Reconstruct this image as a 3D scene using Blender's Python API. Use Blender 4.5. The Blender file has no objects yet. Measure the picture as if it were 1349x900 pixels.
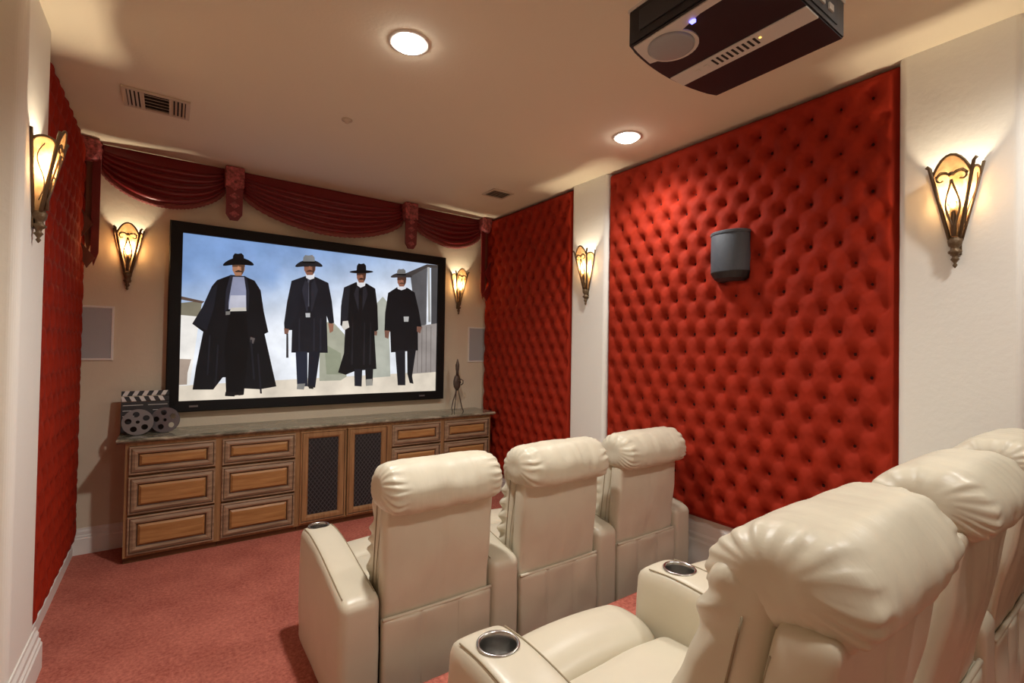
import bpy, bmesh, math, random
from mathutils import Vector, Matrix, noise
random.seed(7)
C = bpy.context.scene.collection
S = bpy.context.scene
PI = math.pi

# ------------------------------------------------------------------ camera
W, ZC = 3.584, 3.05
YAW, PIT, ROL, FPX = 0.6190, 0.0151, 0.0169, 630.68
fw = Vector((math.sin(YAW)*math.cos(PIT), math.cos(YAW)*math.cos(PIT), math.sin(PIT)))
rt = Vector((math.cos(YAW), -math.sin(YAW), 0)); up = rt.cross(fw)
r2 = rt*math.cos(ROL)+up*math.sin(ROL); u2 = -rt*math.sin(ROL)+up*math.cos(ROL)
cd = bpy.data.cameras.new('camera'); cam = bpy.data.objects.new('camera', cd); C.objects.link(cam)
cd.sensor_width = 36; cd.lens = FPX/1349*36; cd.clip_start = .02
M = Matrix((r2, u2, -fw)).transposed().to_4x4(); M.translation = Vector((.5699, -4.7337, 1.5694))
cam.matrix_world = M; S.camera = cam

# ------------------------------------------------------------------ world, exposure, lamps
S.view_settings.view_transform = 'Standard'; S.view_settings.look = 'None'
S.view_settings.gamma = 1; S.view_settings.exposure = 0.0
w = bpy.data.worlds.new('world'); S.world = w; w.use_nodes = True
w.node_tree.nodes['Background'].inputs[0].default_value = (1, .9, .78, 1)
w.node_tree.nodes['Background'].inputs[1].default_value = .3
DOWN_SEEN = [(1.482, -2.55), (3.111, -2.50)]                 # downlights in the frame
DOWN_FILL = [(1.482, -4.75), (3.05, -4.85), (1.8, -6.4)]   # unseen downlights added as fill; the first two where the grid likely continues
P_SEEN, P_FILL, P_SCONCE = 165, 60, 16
LC = (1, .975, .93)

# ------------------------------------------------------------------ helpers
def srgb(r, g, b):
    f = lambda c: (c/255/12.92) if c/255 <= .04045 else ((c/255+.055)/1.055)**2.4
    return (f(r), f(g), f(b), 1)

def mat(name, col, rough=.6, metal=0, bump=0, bscale=20, var=0, vscale=6, stretch=(1, 1, 1), spec=.5, emit=None, estr=0, detail=3, coat=0, sheen=0):
    m = bpy.data.materials.new(name); m.use_nodes = True
    n, l = m.node_tree.nodes, m.node_tree.links
    p = n['Principled BSDF']
    p.inputs['Base Color'].default_value = col; p.inputs['Roughness'].default_value = rough
    p.inputs['Metallic'].default_value = metal; p.inputs['Specular IOR Level'].default_value = spec
    p.inputs['Coat Weight'].default_value = coat
    if sheen:
        p.inputs['Sheen Weight'].default_value = sheen; p.inputs['Sheen Roughness'].default_value = .4
        p.inputs['Sheen Tint'].default_value = (1, .55, .45, 1)
    if emit:
        p.inputs['Emission Color'].default_value = emit; p.inputs['Emission Strength'].default_value = estr
    if bump or var:
        tc = n.new('ShaderNodeTexCoord'); mp = n.new('ShaderNodeMapping'); mp.inputs['Scale'].default_value = stretch
        l.new(tc.outputs['Object'], mp.inputs[0])
    if var:
        nz = n.new('ShaderNodeTexNoise'); nz.inputs['Scale'].default_value = vscale; nz.inputs['Detail'].default_value = 5
        l.new(mp.outputs[0], nz.inputs['Vector'])
        cr = n.new('ShaderNodeValToRGB'); e = cr.color_ramp.elements
        e[0].position = .3; e[1].position = .7
        e[0].color = tuple(c*(1-var) for c in col[:3])+(1,); e[1].color = tuple(min(1, c*(1+var)) for c in col[:3])+(1,)
        l.new(nz.outputs[0], cr.inputs[0]); l.new(cr.outputs[0], p.inputs['Base Color'])
    if bump:
        nb = n.new('ShaderNodeTexNoise'); nb.inputs['Scale'].default_value = bscale; nb.inputs['Detail'].default_value = detail
        l.new(mp.outputs[0], nb.inputs['Vector'])
        bp = n.new('ShaderNodeBump'); bp.inputs['Strength'].default_value = bump; bp.inputs['Distance'].default_value = .01
        l.new(nb.outputs[0], bp.inputs['Height']); l.new(bp.outputs[0], p.inputs['Normal'])
    return m

def obj(name, bm, m, parent=None, smooth=False, loc=None):
    me = bpy.data.meshes.new(name)
    if isinstance(bm, bmesh.types.BMesh):
        bmesh.ops.recalc_face_normals(bm, faces=bm.faces)
        bm.to_mesh(me); bm.free()
    else:
        me = bm
    for x in (m if isinstance(m, (list, tuple)) else [m]):
        if x and x.name not in [q.name for q in me.materials if q]: me.materials.append(x)
    if smooth:
        for f in me.polygons: f.use_smooth = True
    o = bpy.data.objects.new(name, me); C.objects.link(o)
    if parent: o.parent = parent
    if loc: o.location = loc
    return o

def tag(o, label, cat, group=None):
    o['label'] = label; o['category'] = cat
    if group: o['group'] = group
    return o

def thing(name, label, cat, loc=(0, 0, 0), rotz=0, group=None):
    o = bpy.data.objects.new(name, None); C.objects.link(o); o.empty_display_size = .05
    o.location = loc; o.rotation_euler = (0, 0, rotz)
    return tag(o, label, cat, group)

def struct(name, bm, m, parent=None, smooth=False):
    o = obj(name, bm, m, parent, smooth)
    if not parent: o['kind'] = 'structure'
    return o

def add_box(bm, x0, x1, y0, y1, z0, z1, bev=0, mi=0, seg=2):
    r = bmesh.ops.create_cube(bm, size=1)
    vs = r['verts']
    for v in vs:
        v.co = Vector(((x0+x1)/2+v.co.x*(x1-x0), (y0+y1)/2+v.co.y*(y1-y0), (z0+z1)/2+v.co.z*(z1-z0)))
    fs = {f for v in vs for f in v.link_faces}
    for f in fs: f.material_index = mi
    if bev:
        es = list({e for v in vs for e in v.link_edges})
        bmesh.ops.bevel(bm, geom=es, offset=bev, segments=seg, affect='EDGES', profile=.5, material=mi)
    return bm

def bx(*a, **k):
    return add_box(bmesh.new(), *a, **k)

def add_tube(bm, pts, rad, n=6, mi=0, cap=True, closed=False):
    pts = [Vector(p) for p in pts]; rings = []
    N = len(pts)
    prev = None
    for i, p in enumerate(pts):
        a = pts[(i-1) % N] if closed or i > 0 else p; b = pts[(i+1) % N] if closed or i < N-1 else p
        t = (b-a).normalized()
        if prev is None:
            x = t.cross(Vector((0, 0, 1)))
            if x.length < .1: x = t.cross(Vector((0, 1, 0)))
            x.normalize()
        else:
            x = (prev - t*prev.dot(t)).normalized()
        prev = x; y = t.cross(x)
        r = rad(i/(N-1)) if callable(rad) else rad
        rings.append([bm.verts.new(p+x*math.cos(2*PI*k/n)*r+y*math.sin(2*PI*k/n)*r) for k in range(n)])
    for i in range(N if closed else N-1):
        A, B = rings[i], rings[(i+1) % N]
        for k in range(n):
            f = bm.faces.new((A[k], A[(k+1) % n], B[(k+1) % n], B[k])); f.material_index = mi
    if cap and not closed:
        bm.faces.new(rings[0][::-1]).material_index = mi; bm.faces.new(rings[-1]).material_index = mi
    return bm

def add_lathe(bm, prof, n=24, cx=0, cy=0, mi=0, cap=True):
    rings = [[bm.verts.new((cx+r*math.cos(2*PI*k/n), cy+r*math.sin(2*PI*k/n), z)) for k in range(n)] for r, z in prof]
    for A, B in zip(rings, rings[1:]):
        for k in range(n):
            bm.faces.new((A[k], A[(k+1) % n], B[(k+1) % n], B[k])).material_index = mi
    if cap:
        bm.faces.new(rings[0][::-1]).material_index = mi; bm.faces.new(rings[-1]).material_index = mi
    return bm

def add_prism(bm, poly, fn, d0, d1, mi=0):
    """poly = list of 2D points, fn(u, v, d) -> 3D; extruded between depth d0 and d1"""
    A = [bm.verts.new(fn(u, v, d0)) for u, v in poly]; B = [bm.verts.new(fn(u, v, d1)) for u, v in poly]
    n = len(poly)
    bm.faces.new(A).material_index = mi; bm.faces.new(B[::-1]).material_index = mi
    for k in range(n): bm.faces.new((A[k], B[k], B[(k+1) % n], A[(k+1) % n])).material_index = mi
    return bm

def rbox(sx, sy, sz, r, n=(12, 8, 8), fn=None, e=None):
    """rounded box centred on the origin, dense grid, deformed by fn"""
    bm = bmesh.new(); cache = {}
    h = Vector((sx/2, sy/2, sz/2)); rr = e or (r, r, r)
    inner = Vector((max(1e-4, h.x-rr[0]), max(1e-4, h.y-rr[1]), max(1e-4, h.z-rr[2])))
    def warp(t, k):     # cosine-ish spacing puts more lines in the rounded rim
        return math.sin(t*PI/2)*.45+t*.55
    def V(q, key):
        key = tuple(round(c, 5) for c in key)
        if key in cache: return cache[key]
        p = Vector((q.x*h.x, q.y*h.y, q.z*h.z))
        c = Vector([max(-inner[i], min(inner[i], p[i])) for i in range(3)])
        d = Vector([(p[i]-c[i])/rr[i] for i in range(3)])
        if d.length > 0: 
            mx = max(abs(d.x), abs(d.y), abs(d.z)); d = d.normalized()*min(1, mx*1.0)
        p = Vector([c[i]+d[i]*rr[i] for i in range(3)])
        if fn: p = fn(p)
        v = bm.verts.new(p); cache[key] = v; return v
    for ax in range(3):
        a, b = [(1, 2), (0, 2), (0, 1)][ax]
        na, nb = n[a], n[b]
        for sgn in (-1, 1):
            g = []
            for i in range(na+1):
                row = []
                for j in range(nb+1):
                    q = [0, 0, 0]; q[ax] = sgn; ta = 2*i/na-1; tb = 2*j/nb-1
                    q[a] = warp(ta, 0); q[b] = warp(tb, 0)
                    row.append(V(Vector(q), q))
                g.append(row)
            for i in range(na):
                for j in range(nb):
                    vs = (g[i][j], g[i+1][j], g[i+1][j+1], g[i][j+1])
                    if len(set(vs)) == 4:
                        try: bm.faces.new(vs)
                        except ValueError: pass
    return bm

def join(*bms):
    out = bmesh.new()
    for b in bms:
        me = bpy.data.meshes.new('tmp'); b.to_mesh(me); out.from_mesh(me); bpy.data.meshes.remove(me); b.free()
    return out

def xf(bm, m):
    bmesh.ops.transform(bm, matrix=m, verts=bm.verts); return bm

def smoothstep(a, b, x):
    t = max(0, min(1, (x-a)/(b-a))); return t*t*(3-2*t)

def dup(root, loc, rotz=None, label=None, group=None):
    r = root.copy(); C.objects.link(r); r.location = loc
    if rotz is not None: r.rotation_euler = (0, 0, rotz)
    if label: r['label'] = label
    if group: r['group'] = group
    for ch in list(root.children):
        c = ch.copy(); C.objects.link(c); c.parent = r
        for g in list(ch.children):
            d = g.copy(); C.objects.link(d); d.parent = c
    return r

# ------------------------------------------------------------------ materials
m_wall = mat('cream_plaster', srgb(218, 206, 182), .85, bump=.12, bscale=40, var=.03, vscale=3)
m_col = mat('pale_column_plaster', srgb(236, 234, 225), .8, bump=.1, bscale=35)
m_ceil = mat('tan_ceiling', srgb(224, 212, 188), .9, bump=.08, bscale=60)
m_white = mat('white_trim_paint', srgb(232, 229, 222), .45)
m_vent = mat('vent_paint', srgb(196, 178, 156), .6)
m_dark = mat('dark_void', srgb(28, 20, 15), .8)
m_velvet = mat('red_velvet', srgb(150, 40, 20), .75, bump=.2, bscale=22, var=.12, vscale=7, spec=.15)
m_button = mat('shaded_button_velvet', srgb(58, 10, 7), .8, spec=.2)  # velvet buttons, coloured dark to stand for shade inside the dimples
m_leather = mat('cream_leather', srgb(208, 199, 177), .36, bump=.22, bscale=9, var=.04, vscale=4, detail=6, spec=.45)
m_pillow = mat('pillow_leather', srgb(210, 202, 180), .40, bump=.4, bscale=5, var=.04, vscale=4, stretch=(3.2, 1, 1), detail=5, spec=.5)
m_seam = mat('stitch_leather', srgb(158, 143, 116), .6)
m_base = mat('dark_base_fabric', srgb(60, 42, 32), .9)
m_steel = mat('brushed_steel', srgb(190, 188, 184), .25, metal=1)
m_bronze = mat('bronze_iron', srgb(108, 88, 64), .5, metal=.45, bump=.5, bscale=60)
m_black = mat('black_frame', srgb(9, 8, 9), .5, spec=.25)
m_redsatin = mat('crimson_satin', srgb(112, 22, 24), .40, bump=.12, bscale=14, stretch=(1, 1, 3), spec=.5, sheen=.1)
m_redlight = mat('red_fringe', srgb(132, 66, 60), .8, bump=.6, bscale=120)
m_brocade = mat('rosette_brocade', srgb(158, 78, 78), .6, bump=.8, bscale=60, var=.7, vscale=45)
m_olive = mat('cascade_lining', srgb(112, 64, 44), .6, bump=.2, bscale=20)
m_speaker = mat('grey_speaker_grille', srgb(78, 86, 96), .55, bump=.3, bscale=300)
m_grille = mat('grey_white_grille', srgb(172, 174, 176), .7, bump=.2, bscale=300)
m_proj = mat('projector_black', srgb(24, 23, 27), .38, spec=.4)
m_projg = mat('projector_silver', srgb(205, 200, 190), .45, metal=.1)
m_reel = mat('grey_metal_reel', srgb(128, 126, 128), .38, metal=.6)
m_slate = mat('clapper_black', srgb(34, 33, 36), .5)
m_slatew = mat('clapper_white', srgb(214, 212, 206), .5)
m_lattice = mat('dark_grey_lattice', srgb(84, 82, 84), .5, metal=.3)
m_door = mat('dark_brown_door', srgb(44, 22, 14), .45, bump=.1, bscale=8, stretch=(1, 1, .1))

def carpet():
    m = mat('terracotta_carpet', srgb(168, 82, 68), .95, spec=.1)
    n, l = m.node_tree.nodes, m.node_tree.links; p = n['Principled BSDF']
    tc = n.new('ShaderNodeTexCoord')
    a = n.new('ShaderNodeTexNoise'); a.inputs['Scale'].default_value = 55; a.inputs['Detail'].default_value = 6; a.inputs['Roughness'].default_value = .75
    b = n.new('ShaderNodeTexNoise'); b.inputs['Scale'].default_value = 4; b.inputs['Detail'].default_value = 3
    mx = n.new('ShaderNodeMath'); mx.operation = 'MULTIPLY_ADD'; mx.inputs[1].default_value = .35
    for x in (a, b): l.new(tc.outputs['Object'], x.inputs['Vector'])
    l.new(b.outputs[0], mx.inputs[0]); l.new(a.outputs[0], mx.inputs[2])
    cr = n.new('ShaderNodeValToRGB'); e = cr.color_ramp.elements
    e[0].position = .48; e[1].position = .85; e[0].color = srgb(150, 78, 66); e[1].color = srgb(208, 126, 108)
    l.new(mx.outputs[0], cr.inputs[0]); l.new(cr.outputs[0], p.inputs['Base Color'])
    bp = n.new('ShaderNodeBump'); bp.inputs['Strength'].default_value = .8; bp.inputs['Distance'].default_value = .01
    l.new(a.outputs[0], bp.inputs['Height']); l.new(bp.outputs[0], p.inputs['Normal'])
    return m
m_carpet = carpet()

def granite():
    m = mat('green_grey_granite', srgb(120, 118, 102), .12, spec=.6)
    n, l = m.node_tree.nodes, m.node_tree.links; p = n['Principled BSDF']
    tc = n.new('ShaderNodeTexCoord'); mp = n.new('ShaderNodeMapping'); mp.inputs['Scale'].default_value = (.5, 1.4, 1)
    a = n.new('ShaderNodeTexNoise'); a.inputs['Scale'].default_value = 14; a.inputs['Detail'].default_value = 9; a.inputs['Roughness'].default_value = .7; a.inputs['Distortion'].default_value = .8
    l.new(tc.outputs['Object'], mp.inputs[0]); l.new(mp.outputs[0], a.inputs['Vector'])
    cr = n.new('ShaderNodeValToRGB'); e = cr.color_ramp.elements
    e[0].position = .34; e[1].position = .68; e[0].color = srgb(74, 76, 64); e[1].color = srgb(186, 178, 156)
    x = e.new(.5); x.color = srgb(126, 122, 104)
    l.new(a.outputs[0], cr.inputs[0]); l.new(cr.outputs[0], p.inputs['Base Color'])
    return m
m_granite = granite()

def wood(name, c0, c1, vert=False):
    m = mat(name, c1, .42, spec=.4)
    n, l = m.node_tree.nodes, m.node_tree.links; p = n['Principled BSDF']
    tc = n.new('ShaderNodeTexCoord'); mp = n.new('ShaderNodeMapping'); mp.inputs['Scale'].default_value = (14, 14, 1.2) if vert else (1.2, 14, 14)
    a = n.new('ShaderNodeTexNoise'); a.inputs['Scale'].default_value = 2.5; a.inputs['Detail'].default_value = 6; a.inputs['Distortion'].default_value = .6
    l.new(tc.outputs['Object'], mp.inputs[0]); l.new(mp.outputs[0], a.inputs['Vector'])
    cr = n.new('ShaderNodeValToRGB'); e = cr.color_ramp.elements
    e[0].position = .3; e[1].position = .7; e[0].color = c0; e[1].color = c1
    l.new(a.outputs[0], cr.inputs[0]); l.new(cr.outputs[0], p.inputs['Base Color'])
    return m
m_wood = wood('brown_cabinet_wood', srgb(132, 96, 62), srgb(164, 124, 84))
m_woodv = wood('brown_cabinet_wood_upright', srgb(132, 96, 62), srgb(166, 126, 86), True)
m_glaze = wood('glazed_moulding_wood', srgb(118, 92, 70), srgb(172, 144, 116))
m_panel = wood('amber_drawer_wood', srgb(146, 100, 56), srgb(184, 138, 86))
m_woodd = wood('dark_plinth_wood', srgb(80, 52, 32), srgb(106, 70, 42))  # dark brown wood of the base board itself
m_groove = mat('dark_glaze_groove', srgb(70, 46, 30), .6)

# ------------------------------------------------------------------ the room
YB = -7.2          # rear wall, behind the camera
RH = .24           # height of the riser that carries the second row
RY = -2.97
LX = -.03     # left wall plane, set back so that the padded panel ends near x = 0
struct('floor', bx(-.15, W+1.3, YB-.1, .1, -.1, 0), m_carpet)
struct('riser', bx(LX+.001, W-.001, YB, RY, .001, RH, bev=.015), m_carpet)
struct('ceiling', bx(-.15, W+1.3, YB-.1, .1, ZC, ZC+.1), m_ceil)
struct('wall_front', bx(-.15, W+.1, 0, .1, -.1, ZC+.1), m_wall)
struct('wall_left', bx(-.15, LX, YB, 0, -.1, ZC+.1), m_wall)
struct('wall_right', bx(W, W+.1, -4.36, 0, -.1, ZC+.1), m_wall)
bm = bx(W, W+.1, YB, -5.4, -.1, ZC+.1); add_box(bm, W, W+.1, -5.4, -4.36, 2.35, ZC+.1)
struct('wall_right', bm, m_wall)
struct('wall_back', bx(-.1, W+1.3, YB-.1, YB, -.1, ZC+.1), m_wall)

def column(x0, x1, y0, y1, side):
    """wall pier with bull-nosed vertical edges; side=+1 stands on the right wall"""
    r = .035; pts = []
    wx = x1 if side > 0 else x0; fx = x0 if side > 0 else x1; s = -1 if side > 0 else 1
    pts.append((wx, y1)); 
    for k in range(9):
        a = k/8*PI/2; pts.append((fx-s*r+s*r*math.sin(a), y1-r+r*math.cos(a)))
    for k in range(9):
        a = k/8*PI/2; pts.append((fx-s*r+s*r*math.cos(a), y0+r-r*math.sin(a)))
    pts.append((wx, y0))
    bm = bmesh.new(); add_prism(bm, pts, lambda u, v, d: (u, v, d), 0, ZC)
    return bm
CP = .07
struct('wall_column', column(W-CP, W+.0, -1.935, -1.505, 1), m_col)
struct('wall_column', column(W-CP, W+.0, -4.345, -3.905, 1), m_col)
struct('wall_column', column(LX, CP, -2.02, -1.56, -1), m_col)

def base_profile(h=.19, t=.02):
    return [(0, 0), (t, 0), (t, h*.60), (t*.8, h*.64), (t*.8, h*.70), (t*.55, h*.74), (t*.55, h*.86), (t*.25, h*.93), (t*.2, h), (0, h)]
def skirting(name, p0, p1, nrm, z=0, h=.19, t=.02):
    p0, p1, nrm = Vector(p0), Vector(p1), Vector(nrm)
    bm = bmesh.new(); pr = base_profile(h, t)
    rings = [[bm.verts.new(p+nrm*a+Vector((0, 0, b+z))) for a, b in pr] for p in (p0, p1)]
    n = len(pr)
    for k in range(n): bm.faces.new((rings[0][k], rings[0][(k+1) % n], rings[1][(k+1) % n], rings[1][k]))
    bm.faces.new(rings[0]); bm.faces.new(rings[1][::-1])
    return struct(name, bm, m_white)
skirting('baseboard_front', (0, 0, 0), (W, 0, 0), (0, -1, 0))
skirting('baseboard_left', (LX, -1.56, 0), (LX, 0, 0), (1, 0, 0), h=.13, t=.05)
skirting('baseboard_left', (CP, -2.02, 0), (CP, -1.545, 0), (1, 0, 0), h=.2, t=.03)
skirting('baseboard_left', (LX, RY, 0), (LX, -2.0, 0), (1, 0, 0))
skirting('baseboard_right', (W, -1.505, 0), (W, 0, 0), (-1, 0, 0))
skirting('baseboard_right', (W, RY, 0), (W, -1.935, 0), (-1, 0, 0), h=RH+.19)
skirting('baseboard_right', (W, -3.905, 0), (W, RY, 0), (-1, 0, 0), z=RH)
skirting('baseboard_right', (W-CP, -4.345, 0), (W-CP, -3.905, 0), (-1, 0, 0), z=RH)
skirting('baseboard_right', (W-CP, -1.935, 0), (W-CP, -1.505, 0), (-1, 0, 0))

# dark door beyond the right column
bm = bx(W+.02, W+.06, -5.36, -4.40, RH, 2.33)
d1 = struct('door_1', bm, m_door)
for z0, z1 in ((RH+.12, 1.1), (1.25, 2.2)):
    for y0, y1 in ((-5.28, -4.92), (-4.84, -4.48)):
        obj('door_panel', bx(W+.005, W+.03, y0, y1, z0, z1, bev=.01), m_door, d1)
bm = bx(W-.015, W+.02, -4.42, -4.345, RH, 2.40); add_box(bm, W-.015, W+.02, -5.43, -5.35, RH, 2.40); add_box(bm, W-.015, W+.02, -5.43, -4.345, 2.32, 2.40)
struct('trim_1', bm, m_door)

# ------------------------------------------------------------------ tufted velvet wall panels
HW, HH = .0745, .123
def tuft_panel(side, y0, y1, z0, z1, label, yphase, zphase, thick=.062):
    """padded panel on wall x=0 (side -1) or x=W (side +1)"""
    wx = LX if side < 0 else W; s = 1 if side < 0 else -1
    t = thing('tufted_wall_panel', label, 'wall panel', (wx, (y0+y1)/2, z0), 0, 'tufted red velvet wall panels')
    cy = (y0+y1)/2
    step = .0088
    ny = max(2, round((y1-y0)/step)); nz = round((z1-z0)/(step*1.25))
    bm = bmesh.new(); g = []
    eb = thick*1.0
    for i in range(ny+1):
        y = y0+(y1-y0)*i/ny; row = []
        for j in range(nz+1):
            z = z0+(z1-z0)*j/nz
            # lattice coordinates: buttons where (a, b) are integers of equal parity
            a = (y-yphase)/HW; b = (z-zphase)/HH
            u = (a+b)/2; v = (a-b)/2
            du = u-round(u); dv = v-round(v)
            dy = (du+dv)*HW; dz = (du-dv)*HH
            d = math.sqrt(dy*dy+dz*dz*.75)
            dim = .30*(1-math.exp(-(d/.055)**1.5))+.70*(1-math.exp(-(d/.025)**1.7))
            th = math.atan2(dz, dy); dim += .045*math.cos(7*th+9*math.sin(round(u)*12.9+round(v)*78.2))*math.exp(-d/.03)*min(1, d/.012)
            cr = (abs(math.sin(PI*u))*abs(math.sin(PI*v)))**.38
            near = min(abs(du), abs(dv))
            fold = 1-math.exp(-(near/.07)**1.2)
            h = .86*dim+.14*cr*(.6+.4*fold)
            # loose cloth: the lower half of every puff sags a little
            sag = .06*math.sin(2*PI*(b/2-.1))*math.cos(PI*a)
            e = min(y-y0, y1-y, z-z0, z1-z); edge = smoothstep(-.004, .035, e)
            eh = smoothstep(.0, .09, min(y-y0, y1-y, z1-z, z-z0))
            h = h*eh+(1-eh)*.86
            n = noise.noise(Vector((y*9, z*9, side)))*.05+noise.noise(Vector((y*30, z*22, side)))*.02
            x = eb*(.25+.75*edge)*1.0*(.10+.98*(h+sag*.4+n)-.0)
            row.append(bm.verts.new((s*(x+.008), y-cy, z-z0)))
        g.append(row)
    for i in range(ny):
        for j in range(nz):
            bm.faces.new((g[i][j], g[i+1][j], g[i+1][j+1], g[i][j+1]))
    o = obj('fabric', bm, m_velvet, t, True)
    bm = bx(0, .012, y0-cy, y1-cy, 0, z1-z0) if s > 0 else bx(-.012, 0, y0-cy, y1-cy, 0, z1-z0)
    obj('backing_board', bm, m_velvet, t)
    bm = bmesh.new(); prof = [(.0001, .007), (.007, .0062), (.0200, .003), (.0225, 0)]  # button widened so its dark colour deepens the dimple's shade
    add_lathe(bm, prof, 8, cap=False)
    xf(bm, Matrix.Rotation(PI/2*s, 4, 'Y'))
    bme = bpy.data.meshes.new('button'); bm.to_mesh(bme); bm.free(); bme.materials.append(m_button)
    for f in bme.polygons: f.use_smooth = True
    cnt = 0; rows = []
    for ia in range(-200, 200):
        for ib in range(-60, 60):
            if (ia+ib) % 2: continue
            y = yphase+ia*HW; z = zphase+ib*HH
            if y0+.03 < y < y1-.03 and z0+.05 < z < z1-.06: rows.append((y, z))
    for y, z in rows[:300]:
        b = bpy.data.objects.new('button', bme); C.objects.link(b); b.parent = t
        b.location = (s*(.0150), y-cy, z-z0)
    return t
tuft_panel(1, -3.90, -1.94, RH+.19, ZC-.01, 'large buttoned red velvet panel on right wall between the two white columns, speaker on it', -3.785, 1.940)
tuft_panel(1, -1.50, -.01, .19, ZC-.01, 'darker red buttoned velvet panel between screen wall and narrow white column', -.70, 1.940)
tuft_panel(-1, -1.555, -.01, .10, ZC-.01, 'red buttoned velvet panel on the left wall seen at a sharp angle', -.70, 1.940)

# ------------------------------------------------------------------ cabinets
FY = -.402       # cabinet front plane
def nested(bm, w, h, prof, mats):
    """mitred moulding: prof = [(inset, depth)], local x = width, z = height, depth toward -y; centred"""
    rings = []
    for ins, dp in prof:
        a, b = w/2-ins, h/2-ins
        rings.append([bm.verts.new(p) for p in ((-a, -dp, -b), (a, -dp, -b), (a, -dp, b), (-a, -dp, b))])
    for i, (A, B) in enumerate(zip(rings, rings[1:])):
        for k in range(4):
            bm.faces.new((A[k], A[(k+1) % 4], B[(k+1) % 4], B[k])).material_index = mats[i]
    return rings
def drawer_front(parent, x0, x1, z0, z1):
    w, h = x1-x0, z1-z0
    bm = bmesh.new()
    prof = [(0, 0), (0, .016), (.004, .020), (.012, .020), (.016, .013), (.021, .017), (.036, .022), (.047, .019), (.053, .010), (.058, .005)]
    mats = [0, 0, 0, 1, 0, 0, 0, 0, 1]
    r = nested(bm, w, h, prof, mats)
    fr = obj('drawer', bm, [m_glaze, m_groove], parent); fr.location = ((x0+x1)/2, 0, (z0+z1)/2)
    bm = bmesh.new()
    r = nested(bm, w-.114, h-.114, [(0, .004), (.003, .006), (.014, .015), (.018, .018), (.020, .018)], [1, 0, 0, 0])
    bm.faces.new(r[-1])
    obj('raised_panel', bm, [m_panel, m_groove], fr)
    return fr
def cab_unit(x0, x1, label, name='drawer_cabinet'):
    cx = (x0+x1)/2
    t = thing(name, label, 'cabinet', (cx, FY, 0), 0, 'brown wooden cabinets below the screen')
    a, b = x0-cx, x1-cx
    bm = bmesh.new()
    D = -FY-.025
    add_box(bm, a, b, .018, D, .05, .853)                      # carcass
    obj('body', bm, m_woodv, t)
    obj('plinth', bx(a+.002, b-.002, .022, D-.01, 0, .05), m_woodd, t)
    bm = bmesh.new()
    add_box(bm, a, a+.022, 0, .018, .045, .853); add_box(bm, b-.022, b, 0, .018, .045, .853)
    add_box(bm, a+.022, b-.022, 0, .018, .832, .853); add_box(bm, a+.022, b-.022, 0, .018, .045, .06)
    obj('face_frame', bm, m_woodv, t)
    return t, cx
DZ = [(.63, .828), (.348, .612), (.063, .332)]
DL = ['drawer cabinet at far left of the row, under clapperboard and reels', 'drawer cabinet second from left, just left of lattice doors',
      'drawer cabinet just right of the lattice doors, half hidden by a recliner', 'drawer cabinet at far right end, below the small figurine']
for (x0, x1), lb in zip(((.325, .892), (.892, 1.462), (2.262, 2.812), (2.812, 3.385)), DL):
    t, cx = cab_unit(x0, x1, lb)
    for z0, z1 in DZ: drawer_front(t, x0+.022-cx, x1-.022-cx, z0, z1)
t, cx = cab_unit(1.462, 2.262, 'centre cabinet with two dark lattice doors below the screen', 'lattice_door_cabinet')
for x0, x1 in ((1.480, 1.858), (1.872, 2.244)):
    w, h = x1-x0, .775
    bm = bmesh.new()
    prof = [(0, 0), (0, .016), (.004, .020), (.012, .020), (.016, .014), (.020, .018), (.045, .020), (.058, .016), (.066, .006), (.068, .0)]
    nested(bm, w, h, prof, [0, 0, 0, 1, 0, 0, 0, 0, 1])
    d = obj('door', bm, [m_woodv, m_groove], t); d.location = ((x0+x1)/2-cx, 0, .45)
    gw, gh = w/2-.066, h/2-.066
    o = obj('speaker_cloth', bx(-gw-.003, gw+.003, -.004, 0, -gh-.003, gh+.003), m_slate, d)
    bm = bmesh.new(); sp = .034; ks = int((gw+gh)*1.6/sp)
    for sg in (-1, 1):
        for k in range(-ks, ks+1):
            c = k*sp*1.3     # line  z = sg*1.3*x + c
            pts = []
            for X in (-gw, gw):
                z = sg*1.3*X+c
                if -gh <= z <= gh: pts.append((X, z))
            for Z in (-gh, gh):
                X = (Z-c)/(sg*1.3)
                if -gw < X < gw: pts.append((X, Z))
            if len(pts) == 2:
                add_tube(bm, [(pts[0][0], -.008-.002*sg, pts[0][1]), (pts[1][0], -.008-.002*sg, pts[1][1])], .0030, 4)
    o = obj('lattice', bm, m_lattice, d); o['kind'] = 'stuff'
# countertop with ogee edge
prof = [(0, .853), (-.405, .853), (-.412, .858), (-.418, .862), (-.432, .866), (-.436, .874), (-.432, .884), (-.424, .888), (0, .888)]
bm = bmesh.new(); add_prism(bm, prof, lambda u, v, d: (d, u if u else -.001, v), .275, 3.43)
tag(obj('countertop', bm, m_granite), 'long polished grey-green granite worktop along the cabinets below the screen', 'countertop')
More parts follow.
